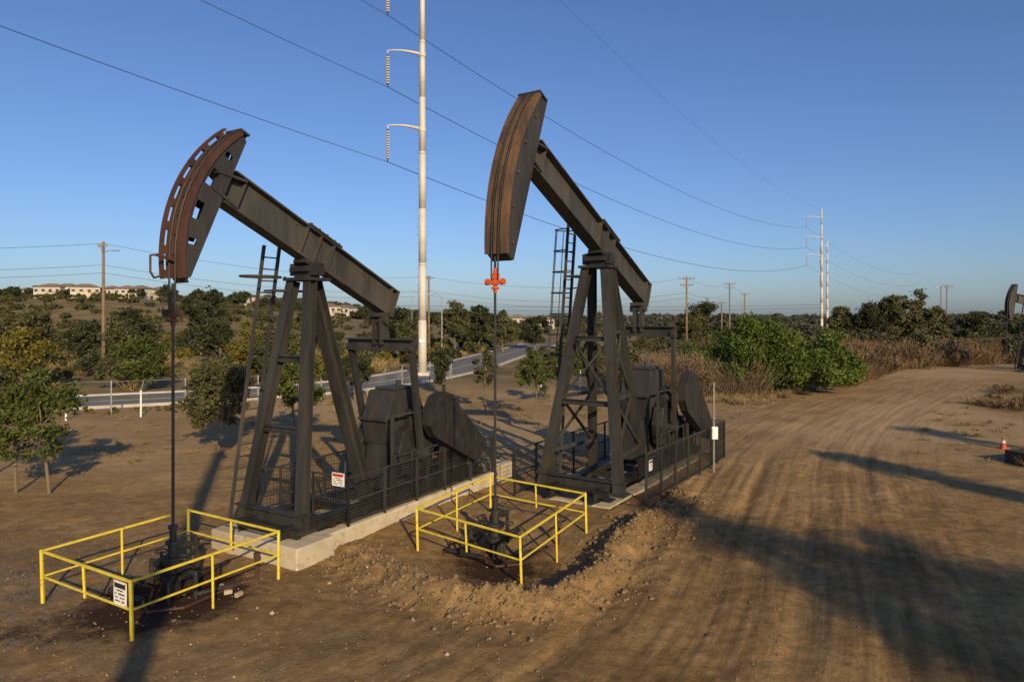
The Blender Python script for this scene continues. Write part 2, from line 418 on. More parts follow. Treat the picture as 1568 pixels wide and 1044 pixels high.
    hb.bar(B(uf-.42*k,v0+.12),B(uf+.30,v0+.05),wv+.10,.06,upv)
    hb.bar(B(uf-.3*k,(v0+v1)/2),B(uf+.1,(v0+v1)/2),.10,depth*1.05,upv)
    hb.obj('horsehead_bracket',M['steel'],E)
    sb=MB(); sb.box((sx,0,zs-.06),(.62*k,.62*k,.10)); sb.cyl((sx,-.42*k,zs-.0),(sx,.42*k,zs-.0),.14*k,12)
    sb.box((sx,-.36*k,zs-.05),(.34*k,.16*k,.3*k)); sb.box((sx,.36*k,zs-.05),(.34*k,.16*k,.3*k))
    sb.box((sx,0,zs-.30),(.75*k,.95*k,.08)); sb.box((sx+.0,0,zs-.2),(.4,.5,.2))
    sb.bar(B(-.3*k,.06),B(.3*k,.06),wv+.05,.11,upv)
    sb.obj('saddle_bearing',M['blacks'],E)
    sp=MB(); zt=zs-.34; f=foot
    legs=[]
    for sg in(-1,1):
        a_=(sx-.18,sg*.30*k,zt); b_=(sx-f[0],sg*f[1]+f[2],zb+.02); legs.append((Vector(a_),Vector(b_)))
        sp.ibeam(a_,b_,.25*k,.25*k,(1,0,0),.028)
        sp.box((b_[0],b_[1],zb+.03),(.5,.5,.06))
    for q in(.33,.62):
        a_=legs[0][0].lerp(legs[0][1],q); b_=legs[1][0].lerp(legs[1][1],q); sp.ibeam(a_,b_,.16,.16,(0,0,1),.02)
    sp.ibeam((legs[0][1][0],-f[1]-.2+f[2],zb+.22),(legs[0][1][0],f[1]+.2+f[2],zb+.22),.24,.34,(0,0,1),.03)
    if rear_t==0:
        a_=(sx+.2,0,zt); b_=(sx+rear_foot,0,zb+.02); sp.ibeam(a_,b_,.36,.3,(1,0,0),.03)
    else:
        rl=[]
        for sg in(-1,1):
            a_=Vector((sx+.2,sg*.3*k,zt)); b_=Vector((sx+rear_foot,sg*rear_t,zb+.02)); rl.append((a_,b_))
            sp.ibeam(a_,b_,.24,.24,(1,0,0),.026)
        for q in(.3,.6,.85):
            for i in(0,1):
                sp.bar(legs[i][0].lerp(legs[i][1],q),rl[i][0].lerp(rl[i][1],q),.1,.12)
        for i in(0,1):
            for q0,q1 in((.3,.6),(.6,.85)):
                sp.bar(legs[i][0].lerp(legs[i][1],q0),rl[i][0].lerp(rl[i][1],q1),.07,.07)
                sp.bar(legs[i][0].lerp(legs[i][1],q1),rl[i][0].lerp(rl[i][1],q0),.07,.07)
        a,b2=legs
        sp.bar(a[0].lerp(a[1],.33),b2[0].lerp(b2[1],.62),.06,.06); sp.bar(b2[0].lerp(b2[1],.33),a[0].lerp(a[1],.62),.06,.06)
    sp.obj('samson_post',M['steel'],E)
    gxx=sx+gxo; s0=sx-f[0]-.5; s1=gxx+3.6
    sk=MB()
    for sg in(-1,1):
        sk.ibeam((s0,sg*.72,zb-.02+.0),(s1,sg*.72,zb-.02),.24,.34,(0,0,1),.03)
    for i in range(8):
        s_=s0+.3+(s1-s0-.6)*i/7; sk.bar((s_,-1.05,zb+.0),(s_,1.05,zb+.0),.14,.2)
    sk.obj('skid_base',M['blacks'],E)
    zc=2.55*k+zb-.4
    g=MB()
    g.prism([(gxx-.75*k,zc-.75*k),(gxx+.75*k,zc-.75*k),(gxx+.9*k,zc),(gxx+.55*k,zc+.8*k),(gxx-.55*k,zc+.8*k),(gxx-.9*k,zc)],-.48*k,.48*k)
    g.box((gxx,0,zc+.85*k),(.9*k,.7*k,.08)); g.box((gxx,0,zc),(2.0*k,1.06*k,.07)); g.cyl((gxx+.2,0,zc+.85*k),(gxx+.2,0,zc+1.05*k),.08,8)
    for u in(-.45,0,.45):
        g.box((gxx+u*k,0,zc-.4*k),(.05,1.04*k,.62*k))
    for u in(-.7,-.4,-.1,.2,.5,.8):
        for sg in(-1,1): g.cyl((gxx+u*k,sg*.51*k,zc-.06),(gxx+u*k,sg*.51*k,zc+.07),.025,6)
    g.cyl((gxx-.1,-.56*k,zc-.1),(gxx-.1,.56*k,zc-.1),.34*k,14)
    g.prism([(gxx-.9*k,zb+.15),(gxx+.9*k,zb+.15),(gxx+.72*k,zc-.752*k),(gxx-.72*k,zc-.752*k)],-.42*k,.42*k)
    g.cyl((gxx,-.95*k,zc-.1),(gxx,.95*k,zc-.1),.16*k,12)
    g.obj('gear_reducer',M['steel'],E,bevel=.015)
    cr=MB(); pinz=zc-1.05*k
    for sg in(-1,1):
        y0,y1=sorted((sg*.62*k,sg*.8*k))
        cr.prism([(gxx-.2*k,zc+.25*k),(gxx+.2*k,zc+.25*k),(gxx+.26*k,zc-1.7*k),(gxx-.26*k,zc-1.7*k)],y0,y1)
        y0,y1=sorted((sg*.56*k,sg*.9*k))
        cr.prism([(gxx+.27*k,zc-.2*k),(gxx+.62*k,zc-.35*k),(gxx+.86*k,zc-.9*k),(gxx+.7*k,zc-1.5*k),(gxx+.27*k,zc-1.65*k)],y0,y1)
        cr.prism([(gxx-.27*k,zc-.2*k),(gxx-.62*k,zc-.35*k),(gxx-.86*k,zc-.9*k),(gxx-.7*k,zc-1.5*k),(gxx-.27*k,zc-1.65*k)],y0,y1)
    cr.obj('crank_counterweights',M['blacks'],E,bevel=.02)
    tp=B(urear-.35,v0); ez=tp[2]-.95*k; es=tp[0]+.05
    eq=MB(); eq.box((tp[0],0,tp[2]-.08),(.5,.44,.12)); eq.bar((tp[0],-.13,tp[2]-.1),(es,-.13,ez),.1,.28,(1,0,0)); eq.bar((tp[0],.13,tp[2]-.1),(es,.13,ez),.1,.28,(1,0,0))
    eq.cyl((tp[0],-.3,tp[2]-.25),(tp[0],.3,tp[2]-.25),.12,10)
    hwid=1.16*k; eq.ibeam((es,-hwid-.1,ez),(es,hwid+.1,ez),.34,.34*k,(0,0,1),.03)
    for sg in(-1,1):
        eq.cyl((es,sg*hwid-.09,ez-.1),(es,sg*hwid+.09,ez-.1),.13,10)
        eq.bar((es,sg*hwid,ez-.05),(gxx,sg*1.02*k,pinz),.12,.20,(1,0,0))
        eq.cyl((gxx,sg*.8*k,pinz),(gxx,sg*1.12*k,pinz),.17,12)
    eq.obj('equalizer_and_pitman_arms',M['steel'],E)
    bg=MB()
    def hull(c1,r1,c2,r2,n=14):
        pts=[]
        ang0=math.atan2(c2[1]-c1[1],c2[0]-c1[0])
        for i in range(n+1):
            a=ang0+math.pi/2+math.pi*i/n; pts.append((c1[0]+r1*math.cos(a),c1[1]+r1*math.sin(a)))
        for i in range(n+1):
            a=ang0-math.pi/2+math.pi*i/n; pts.append((c2[0]+r2*math.cos(a),c2[1]+r2*math.sin(a)))
        return pts
    c1=(gxx+.55*k,zc+.05*k); c2=(gxx+2.4*k,zb+.95)
    bg.prism(hull(c1,.70*k,c2,.42,5),-1.42*k,-1.2*k)
    bg.prism(hull(c1,.72*k,c2,.44,5),-1.44*k,-1.422*k); bg.prism(hull(c1,.72*k,c2,.44,5),-1.198*k,-1.18*k)
    for q in(.1,.4,.7,.95):
        xx=c1[0]+(c2[0]-c1[0])*q; zz=c1[1]+(c2[1]-c1[1])*q; bg.box((xx,-1.45*k,zz),(.05,.03,(.7*(1-q)+.4*q)*1.8*k))
    bg.obj('belt_guard',M['blacks'],E,bevel=.01)
    mo=MB(); mo.cyl((gxx+2.3*k,-.95,zb+.85),(gxx+2.3*k,.05,zb+.85),.34,16); mo.cyl((gxx+2.3*k,.05,zb+.85),(gxx+2.3*k,.2,zb+.85),.28,16); mo.box((gxx+2.3*k,-.45,zb+.35),(.8,.8,.35))
    mo.box((gxx+2.3*k,-.45,zb+1.27),(.3,.3,.18)); mo.cyl((gxx+2.3*k,-1.25*k,zb+.85),(gxx+2.3*k,-.95,zb+.85),.07,8)
    mo.obj('electric_motor',M['blacks'],E)
    ex=MB(); ex.box((gxx+1.3*k,.55,zb+.8),(.35,.25,1.3)); ex.cyl((gxx-1.1*k,.4,zb+.1),(gxx-1.35*k,.4,zb+1.5),.025,6)
    ex.bar((gxx+1.0*k,-1.12*k,zb+.1),(gxx+1.0*k,-1.12*k,zc+.9*k),.09,.09)
    ex.bar((gxx-1.15*k,-.9*k,zb+.1),(gxx-1.15*k,-.9*k,zc+.2*k),.08,.08); ex.bar((gxx-1.15*k,-.9*k,zc+.2*k),(gxx+1.0*k,-1.12*k,zc+.2*k),.06,.06)
    for u in(-1.15,-.4,.35,1.0,1.9,2.8):
        ex.bar((gxx+u*k,-1.0*k,zb+.1),(gxx+u*k,-1.0*k,zb+1.25),.05,.05)
    for zz_ in(.65,1.22): ex.bar((gxx-1.15*k,-1.0*k,zb+zz_),(gxx+2.8*k,-1.0*k,zb+zz_),.045,.045)
    ex.path([(gxx-.6*k,.5*k,zc+.3),(gxx-1.4*k,.6*k,zb+1.2),(gxx-1.6*k,.5*k,zb+.1)],.03,6)
    ex.obj('guard_frame_and_brake',M['steel'],E)
    ld=MB(); (ls0,lt0,lz0),(ls1,lt1,lz1),cage=ladder
    A=Vector((ls0,-lt0,lz0)); Bv=Vector((ls1,-lt1,lz1)); hw_=.25
    for d in(-hw_,hw_): ld.bar(A+Vector((d,0,0)),Bv+Vector((d,0,0)),.06,.08,(0,1,0))
    nr=int((Bv-A).length/.3)
    for i in range(1,nr):
        p=A.lerp(Bv,i/nr); ld.cyl(p+Vector((-hw_,0,0)),p+Vector((hw_,0,0)),.019,5)
    if cage:
        hoops=[]
        for z_ in np.arange(cage[0],cage[1]+.01,.7):
            q=(z_-lz0)/(lz1-lz0); p=A.lerp(Bv,q); hoop=[]
            for i in range(9):
                a=math.pi*i/8; hoop.append(p+Vector((-.33*math.cos(a),.6*math.sin(a),0)))
            hoops.append(hoop); ld.path(hoop,.022,5)
        for j in range(0,9,2):
            for h0,h1 in zip(hoops[:-1],hoops[1:]): ld.cyl(h0[j],h1[j],.016,5)
    zz=zt-.25
    ld.box((sx-.15,.62*k,zz),(1.0,.5,.05))
    if hoop_on:
        hoop=[Vector((sx-.65+.55*math.cos(a)-.1,.85*k+.42*math.sin(a),zt+.1)) for a in np.linspace(0,2*math.pi,17)]
        ld.path(hoop,.028,6)
        ld.bar((sx-.3,.35*k,zt),(sx-.3,.5,zt+.1),.05,.05)
    for q in(.25,.5,.75):
        p=A.lerp(Bv,q); l=legs[1]; r_=l[1].lerp(l[0],min(1,max(0,(p.z-zb)/(zt-zb)))); ld.bar(p,r_,.04,.04)
    ld.obj('access_ladder',M['steel2'],E)
    return E
T=math.radians(24.1)
p1=pumpjack(W1,math.radians(60),3.72,6.96,T,math.radians(-31),math.radians(29.5),.22,True,3.35,.84,.24,1.0,.58,(1.03,1.02,.12),2.2,0,3.45,5.75,M['rustd'],M['rustd'],
   ((3.0,-1.80,.25),(3.45,-1.0,7.55),None),rod_end=1.2)
p2=pumpjack(W2,math.radians(57.3),5.95,7.6,T,math.radians(-27.3),math.radians(19.5),.30,False,3.95,.90,.42,1.12,.42,(1.35,1.3,0),1.5,.95,3.9,6.55,M['orange'],M['rust'],
   ((6.0,-1.6,.3),(6.1,-1.05,8.75),(4.4,8.7)),False,rod_end=1.0)
p3=pumpjack((50.0,69),math.radians(12),3.72,6.6,math.radians(10),math.radians(-31),math.radians(29.5),.22,False,3.35,.84,.24,1.0,.4,(.85,1.2,0),1.6,.7,3.45,5.4,M['blacks'],M['steel'],
   ((3.0,-1.6,.25),(3.45,-.98,7.2),None),False,rod_end=1.0)
hk=MB(); hk.path([(-.35,0,6.98),(-.5,0,6.96),(-.5,0,6.62),(-.42,0,6.5),(-.28,0,6.55)],.022,6); hk.bar((-.36,0,6.98),(0,0,6.9),.06,.06); hk.obj('cable_hook',M['rustd'],p1)

def foundation(W,ang,parts):
    E=empty('concrete_foundation',(W[0],W[1],0),ang)
    for nm,(s0,s1,t0,t1,z1) in parts:
        q=MB(); q.box(((s0+s1)/2,-(t0+t1)/2,z1/2-.15),(s1-s0,t1-t0,z1+.3)); o=q.obj(nm,M['concrete'],E,bevel=.035)
foundation(W1,math.radians(60),[('front_block',(2.0,3.2,-1.5,1.5,.46)),('long_slab',(3.22,11.3,-1.2,1.2,.40)),('end_block',(11.32,12.0,-1.25,1.35,.62))])
foundation(W2,math.radians(57.3),[('pad',(4.4,13.4,-1.1,1.1,.08))])

def guard(W,ang,name,pts,z0,h,mat,cell=.11,posts=1.3,rad=.007):
    E=empty(name,(W[0],W[1],0),ang); fr=MB(); ms=MB()
    for (a,b2) in zip(pts[:-1],pts[1:]):
        A=Vector((a[0],-a[1],0));Bv=Vector((b2[0],-b2[1],0)); L=(Bv-A).length; n=max(1,round(L/posts))
        for i in range(n+1):
            p=A.lerp(Bv,i/n); fr.bar((p.x,p.y,z0-.05),(p.x,p.y,z0+h),.055,.055)
        for z in(z0+.1,z0+h*.5,z0+h-.02): fr.bar((A.x,A.y,z),(Bv.x,Bv.y,z),.04,.045)
        m_=int(L/cell)
        for i in range(m_):
            p=A.lerp(Bv,(i+.5)/m_); ms.cyl((p.x,p.y,z0+.1),(p.x,p.y,z0+h),rad,3)
        for z in np.arange(z0+.2,z0+h,cell): ms.cyl((A.x,A.y,z),(Bv.x,Bv.y,z),rad,3)
    fr.obj('frame',mat,E); ms.obj('wire_mesh',mat,E)
    return E
guard(W1,math.radians(60),'safety_fence',[(4.0,-1.3),(4.0,1.16),(11.0,1.16)],.40,1.25,M['steel'],.085,rad=.008)
guard(W1,math.radians(60),'safety_fence',[(3.6,-1.75),(11.0,-1.75),(11,1.1)],.05,1.5,M['steel'],.12)
guard(W2,math.radians(57.3),'safety_fence',[(5.6,1.75),(11.6,1.95),(13.6,1.9),(13.6,-1.6)],.0,1.55,M['steel'],.08,1.15,rad=.009)
guard(W2,math.radians(57.3),'safety_fence',[(4.2,-2.1),(13.6,-2.1)],.0,1.5,M['steel'],.14,1.3)

def sign(name,loc,rz,w,h,head):
    E=empty(name,loc,rz); q=MB(); q.box((0,0,0),(w,.012,h)); q.obj('plate',M['white'],E)
    q=MB(); q.box((0,-.009,h*.32),(w*.86,.004,h*.2)); q.obj('header',head,E)
    q=MB()
    for j,ww in enumerate((.7,.8,.6,.75)): 
        for i in range(6):
            if (i*7+j*3)%5: q.box((-w*.38+w*.76*(i+.5)/6,-.009,h*(.12-.15*j)),(w*.76/7.5*ww*1.3,.004,h*.06))
    q.obj('lettering',M['black'],E)
    q=MB()
    for sx_ in(-1,1):
        for sz in(-1,1): q.cyl((sx_*w*.46,-.012,sz*h*.45),(sx_*w*.46,.012,sz*h*.45),.012,6)
    q.obj('bolts',M['galv'],E)
    return E
def loc1(s,t,z,W=W1,a=60):
    a=math.radians(a); ca,sa=math.cos(a),math.sin(a); y=-t
    return (W[0]+s*ca-y*sa,W[1]+s*sa+y*ca,z)
sign('danger_sign',loc1(3.95,.86,1.56),math.radians(-30),.42,.34,M['red'])
sign('warning_sign',loc1(5.85,1.80,1.15,W2,57.3),math.radians(57.3),.26,.32,M['black'])

def yguard(C,h=1.07,name='yellow_guardrail'):
    E=empty(name,(0,0,0)); q=MB(); C=[Vector((c_[0],c_[1],0)) for c_ in C]; n=len(C)
    tops=[]
    for i in range(n):
        a=C[i]; za=gz(a.x,a.y)
        tops.append((Vector((a.x,a.y,za)),Vector((random.uniform(-.04,.04),random.uniform(-.04,.04),0))))
    for i in range(n):
        A,la=tops[i];Bv,lb=tops[(i+1)%n]
        q.bar(A-Vector((0,0,.15)),A+Vector((0,0,h))+la,.055,.055)
        mid=A.lerp(Bv,.5); ml=(la+lb)*.5; mz=mid.z; mid.z=gz(mid.x,mid.y)
        q.bar(mid+Vector((0,0,(-.1 if i%2==0 else .45))),Vector((mid.x,mid.y,mz+h-.03))+ml,.042,.042)
        q.bar(A+la+Vector((0,0,h-.03)),Bv+lb+Vector((0,0,h-.03)),.045,.045)
        q.bar(A+la*.5+Vector((0,0,h*.5)),Bv+lb*.5+Vector((0,0,h*.5)),.036,.036)
    q.obj('rails_and_posts',M['yellow'],E,bevel=.006); return E
yguard([(-6.69,12.03),(-5.09,14.89),(-7.82,16.5),(-9.36,13.63)])
yguard([(.21,14.89),(1.97,18.05),(-.62,19.8),(-2.31,16.78)])
sign('warning_sign',(-6.98,12.16,.78),math.radians(-31),.40,.42,M['black'])

def wellhead(loc,rz,k=1.0):
    E=empty('wellhead',loc,rz); q=MB()
    def st(z0,z1,r): q.cyl((0,0,z0),(0,0,z1),r,14)
    st(-.3,.25,.16);st(.25,.31,.26);st(.31,.37,.26);st(.37,.6,.13);st(.6,.65,.22);st(.66,.71,.22);st(.71,.98,.10);st(.98,1.04,.15);st(1.04,1.3,.07);st(1.3,1.36,.1)
    for a in range(8):
        ca,sa=math.cos(a*math.pi/4),math.sin(a*math.pi/4)
        q.cyl((.22*ca,.22*sa,.21),(.22*ca,.22*sa,.41),.018,6)
        q.cyl((.18*ca,.18*sa,.57),(.18*ca,.18*sa,.74),.015,6)
    for sg,zz in((1,.48),(-1,.48)):
        q.cyl((0,0,zz),(0,sg*.75,zz),.055,8); q.cyl((0,sg*.32,zz),(0,sg*.48,zz),.12,10); q.cyl((0,sg*.4,zz),(0,sg*.4,zz+.26),.03,6)
        q.torus((0,sg*.4,zz+.27),.12,.014)
        q.cyl((0,sg*.75,zz+.05),(0,sg*.75,-.02),.05,8); q.cyl((0,sg*.75,.05),(.9,sg*1.0,.03),.05,8)
    q.cyl((0,0,.85),(.55,0,.85),.05,8); q.cyl((.55,0,.88),(.55,0,.05),.045,8); q.cyl((.55,0,.08),(1.6,.3,.06),.045,8); q.cyl((.28,0,.85),(.38,0,.85),.09,8)
    q.cyl((.33,0,.85),(.33,0,1.08),.02,6); q.torus((.33,0,1.09),.1,.012)
    q.cyl((-.5,-.6,.0),(-.5,-.6,.42),.04,8); q.cyl((-.5,-.6,.4),(-.1,-.3,.4),.035,8); q.cyl((-.5,.5,.0),(-.5,.5,.3),.05,8); q.torus((-.5,.5,.33),.09,.013)
    q.cyl((-.8,-.2,.1),(-.8,.9,.1),.06,8); q.cyl((-.8,.35,.1),(-.8,.35,.45),.04,8); q.torus((-.8,.35,.47),.11,.014); q.box((-.8,.35,.16),(.22,.2,.2))
    q.obj('casing_and_valves',M['blacks'],E,bevel=0)
    q=MB(); q.path([(.9,1.0,.03),(1.3,1.0,.04),(1.3,1.0,.55),(1.3,.8,.6)],.035,8); q.path([(.9,-1.0,.03),(1.2,-1.15,.04),(1.2,-1.15,.6)],.035,8)
    q.cyl((1.2,-1.15,.5),(1.2,-1.15,.62),.07,8);q.cyl((1.3,1.0,.3),(1.3,1.0,.42),.07,8)
    q.path([(-.9,.9,.03),(-.3,1.15,.05),(.9,1.0,.03)],.03,7)
    q.path([(-.8,-.2,.1),(-1.0,-.7,.05),(-.5,-1.1,.04),(.9,-1.0,.03)],.03,7); q.obj('flow_lines',M['rustd'],E)
wellhead((W1[0],W1[1],-.05),math.radians(60)); wellhead((W2[0],W2[1],-.12),math.radians(57))
dbr=MB()
for i,(x_,y_,a_) in enumerate([(-5.9,14.2,.3),(-5.6,14.0,1.2),(-6.2,14.6,2.2)]):
    dbr.box((x_,y_,gz(x_,y_)+.04),(.16,.08,.08),Matrix.Rotation(a_,3,'Z'))
dbr.obj('loose_debris',M['pale'])

E=empty('meter_box_post',(7.42,25.1,0)); q=MB(); q.cyl((0,0,-.1),(0,0,3.3),.035,8); q.obj('post',M['galv'],E)
q=MB(); q.box((0,-.09,1.45),(.22,.12,.46)); q.box((0,-.16,1.45),(.18,.02,.4)); q.obj('box',M['white'],E,bevel=.01)
E=empty('traffic_cone',(21.3,29.6,gz(21.3,29.6))); q=MB(); q.box((0,0,.02),(.34,.34,.04)); q.cyl((0,0,.04),(0,0,.5),.13,14,.03); q.obj('cone_body',M['orange'],E)
q=MB(); q.cyl((0,0,.25),(0,0,.36),.092,14,.07); q.obj('reflective_band',M['white'],E)
E=empty('steel_trough',(20.3,26.6,gz(20.3,26.6)),.3); q=MB(); q.bar((-.9,-.4,.25),(1.2,-.4,.25),.06,.5); q.bar((-.9,.4,.25),(1.2,.4,.25),.06,.5); q.bar((-.9,-.4,.25),(-.9,.4,.25),.06,.5); q.bar((1.2,-.4,.25),(1.2,.4,.25),.06,.5); q.box((.15,0,.03),(2.1,.8,.05)); q.obj('tank_walls',M['blacks'],E)

# ------------------------------------------------------------------ poles and power lines
def insul(q,q2,p,L=3.2,n=11):
    q2.cyl(p,(p[0],p[1],p[2]-L),.06,6)
    for i in range(n):
        z=p[2]-.3-(L-.5)*i/n; q.cyl((p[0],p[1],z),(p[0],p[1],z-.11),.21,8,.17)
def monopole(loc,H,rb,rt,arms,armL,adir,name='transmission_monopole'):
    E=empty(name,loc); q=MB(); ns=8
    for i in range(ns):
        z0=H*i/ns-(.3 if i==0 else 0); z1=H*(i+1)/ns; r0=rb+(rt-rb)*i/ns; r1=rb+(rt-rb)*(i+1)/ns; q.cyl((0,0,z0),(0,0,z1),r0,16,r1)
        if i in(2,4,6): q.cyl((0,0,z0-.12),(0,0,z0+.12),r0+.012,16)
    q.box((0,0,.1),(1.5,1.5,.5))
    o=q.obj('shaft',M['mono'],E); 
    for pl in o.data.polygons: pl.use_smooth=len(pl.vertices)==4 and abs(pl.normal.z)<.2
    sg=MB(); sg.box((0,-rb-.02,3.4),(.5,.02,.35)); sg.obj('number_plate',M['white'],E)
    st_=MB()
    for i in range(int(H/.8)): 
        if i>3: st_.cyl((-rb-.16,0,i*.8),(rb+.16,0,i*.8),.018,4)
    st_.obj('climbing_steps',M['galv'],E)
    a=MB(); ins=MB(); cr=MB(); tips=[]
    for z in arms:
        d=Vector((adir[0],adir[1],0))
        pts=[Vector((0,0,z))+d*(armL*t)+Vector((0,0,.35*math.sin(t*2.2)+.0)) for t in np.linspace(0,1,7)]
        for j,(u,v) in enumerate(zip(pts[:-1],pts[1:])): a.cyl(u,v,.17-.02*j,8,.15-.02*j)
        a.cyl((0,0,z-.2),(0,0,z+.2),rb*.8,12)
        tip=pts[-1]; a.cyl(tip,tip-Vector((0,0,.35)),.06,6); insul(ins,cr,(tip.x,tip.y,tip.z-.3)); tips.append(Vector(loc)+tip-Vector((0,0,3.5)))
    a.obj('arms',M['mono'],E); ins.obj('insulator_discs',M['ins'],E); cr.obj('insulator_cores',M['wire'],E)
    return tips
t1=monopole((-8.66,66,0),43,.42,.20,(23.8,31.0,37.9),3.3,(-1,-.1))
t2=monopole((99.8,220,0),40.5,.45,.2,(25.5,31.2,37.6),5.0,(-1,-.1))
monopole((109,236,0),32,.4,.2,(20,25.5,30),2.5,(-1,-.1))
def cat(a,b2,S,n=40):
    a=Vector(a);b2=Vector(b2); return [a.lerp(b2,i/n)-Vector((0,0,4*S*(i/n)*(1-i/n))) for i in range(n+1)]
wr=MB()
for a,b2 in zip(t1,t2):
    wr.path(cat(a,b2,5.4),.034,4)
    e=a+Vector((-.57*150,-.82*150,21)); wr.path(cat(a,e,3.5),.024,4)
wr.path(cat((-3,70,46),(99.8,220,40.3),4.5),.018,4)
wr.path(cat((-3,70,46),(-88,-53,66),3.5),.018,4)
for a in t2: wr.path(cat(a,a+Vector((150,190,-2)),6,14),.03,4)
wr.obj('transmission_wires',M['wire'])
def woodpole(x,y,H,arms=((-.4,2.2),),lamp=None,r=.16,ax=(1,0),name='utility_pole'):
    z0=float(hill(np.array(x),np.array(y)))
    E=empty(name,(x,y,z0)); q=MB(); q.cyl((0,0,-.5),(0,0,H),r,10,r*.65)
    for dz,L in arms:
        q.bar((-ax[0]*L/2,-ax[1]*L/2-.15,H+dz),(ax[0]*L/2,ax[1]*L/2-.15,H+dz),.1,.12)
        for f in(-.46,-.2,.2,.46): q.cyl((ax[0]*L*f,ax[1]*L*f-.15,H+dz+.05),(ax[0]*L*f,ax[1]*L*f-.15,H+dz+.28),.05,6)
        q.bar((-ax[0]*L*.25,-.15,H+dz),(0,-.15,H+dz-.7),.04,.04); q.bar((ax[0]*L*.25,-.15,H+dz),(0,-.15,H+dz-.7),.04,.04)
    q.obj('pole_and_crossarms',M['wood'],E)
    if lamp:
        l=MB(); l.path([(0,0,lamp[0]),(lamp[1]*.4,-.1,lamp[0]+.25),(lamp[1],-.1,lamp[0]+.3)],.04,6); l.box((lamp[1]+.2,-.1,lamp[0]+.27),(.6,.26,.13)); l.obj('lamp_arm',M['galv'],E)
    return Vector((x,y,z0+H))
a0=woodpole(-41.9,70,13.4,((-.5,.9),),(12.2,1.1),.19)
a1=woodpole(-13.4,110,12.3,((-.4,1.6),),None,.2)
a2=woodpole(26.6,104,11.8,((-.3,2.4),(-1.3,2.0)))
a3=woodpole(51,160,13.7,((-.3,3),(-1.2,2.4)),None,.2); a4=woodpole(62,182,12,((-.3,2.6),),None,.2); woodpole(43,140,8.8,((-.3,2.2),),None,.18); woodpole(83,290,14,((-.3,3),),None,.22); woodpole(77,276,12,((-.3,3),),None,.22)
woodpole(86,135,12.0,((-.3,2.4),),None,.14); woodpole(84.2,134,11.6,(),(11.2,-1.0),.12)
def lamp(x,y,H,d=1):
    E=empty('street_lamp',(x,y,0)); q=MB(); q.cyl((0,0,-.2),(0,0,H),.09,10,.05); q.path([(0,0,H),(d*.5,0,H+.2),(d*1.0,0,H+.22)],.04,6); q.box((d*1.2,0,H+.18),(.55,.22,.12)); q.obj('pole_and_head',M['galv'],E)
lamp(-7.4,72,7.9,-1); lamp(-22,150,11,1)
wl=MB()
for (a,b2,S) in [(a0,a1,1.2),(a1,a2,1.6),(a2,a3,1.0),(a3,a4,.4),(a0,a0+Vector((-60,-5,1)),1.3)]:
    for dz in(-.2,-2.4,-3.2):
        wl.path(cat(a+Vector((0,0,dz)),b2+Vector((0,0,dz)),S,16),.016,4)
wl.path(cat((-80,100,8.9),(60,130,8),1.0,20),.02,4); wl.path(cat((-80,100,8.2),(60,130,7.4),1.0,20),.02,4)
wl.obj('utility_wires',M['wire'])

cf=empty('chain_link_fence',(0,0,0)); q=MB(); msh=MB()
FP=[(-34,36.5),(-27,38.6),(-20,41.8),(-13,46.5),(-8.5,53),(-5.5,62)]
Q=catmull(FP,4)
for i,p in enumerate(Q):
    if i%2==0: q.cyl((p[0],p[1],-.1),(p[0],p[1],1.95),.045,6)
for a,b2 in zip(Q[:-1],Q[1:]):
    q.cyl((a[0],a[1],1.9),(b2[0],b2[1],1.9),.013,5)
    L=np.hypot(*(b2-a)); n=int(L/.22)
    for i in range(n):
        u=a+(b2-a)*i/n; v=a+(b2-a)*min(1,(i+8)/n); msh.cyl((u[0],u[1],.05),(v[0],v[1],1.88),.003,3); msh.cyl((u[0],u[1],1.88),(v[0],v[1],.05),.003,3)
q.obj('posts_and_rail',M['galv'],cf); msh.obj('mesh',M['galv'],cf)
E=empty('marker_posts',(0,0,0)); q=MB()
for x_,y_ in[(-21.2,39),(-24.5,37.5),(-17,41.6),(2.2,52),(5.5,55),(8.8,58)]: q.cyl((x_,y_,-.1),(x_,y_,1.5),.05,8)
q.obj('posts',M['white'],E)

# ------------------------------------------------------------------ houses
def house(x,y,w,d,h,mat,rz=0):
    z0=float(hill(np.array(x),np.array(y)))-.2
    E=empty('stucco_house',(x,y,z0),rz); q=MB(); q.box((0,0,h/2),(w,d,h)); q.box((w*.3,-d*.5-1.2,h*.28),(w*.34,2.4,h*.56)); q.obj('walls',mat,E)
    r=MB(); e=.5; zt=h+1.6; rr=min(d,w)/2*.95
    r.add([(-w/2-e,-d/2-e,h),(w/2+e,-d/2-e,h),(w/2+e,d/2+e,h),(-w/2-e,d/2+e,h),(-w/2+rr,0,zt),(w/2-rr,0,zt)],[(0,1,5,4),(1,2,5),(2,3,4,5),(3,0,4),(3,2,1,0)])
    r.box((w*.3,-d*.5-1.3,h*.56+.08),(w*.34+.6,3,.16)); r.obj('roof',M['roof'],E)
    g=MB(); f=MB()
    for zz in((h*.25,h*.72) if h>4 else (h*.5,)):
        for i in range(4):
            xx=-w*.4+w*.8*i/3
            if zz<h*.5 and xx>w*.1: continue
            g.box((xx,-d/2-.03,zz),(1.3,.05,1.2)); f.box((xx,-d/2-.02,zz+.68),(1.5,.1,.12)); f.box((xx,-d/2-.02,zz-.68),(1.5,.1,.12))
    g.box((w*.3,-d*.5-2.43,h*.22),(2.4,.05,h*.38)); g.obj('windows',M['glass'],E); f.obj('window_trim',M['white'],E)
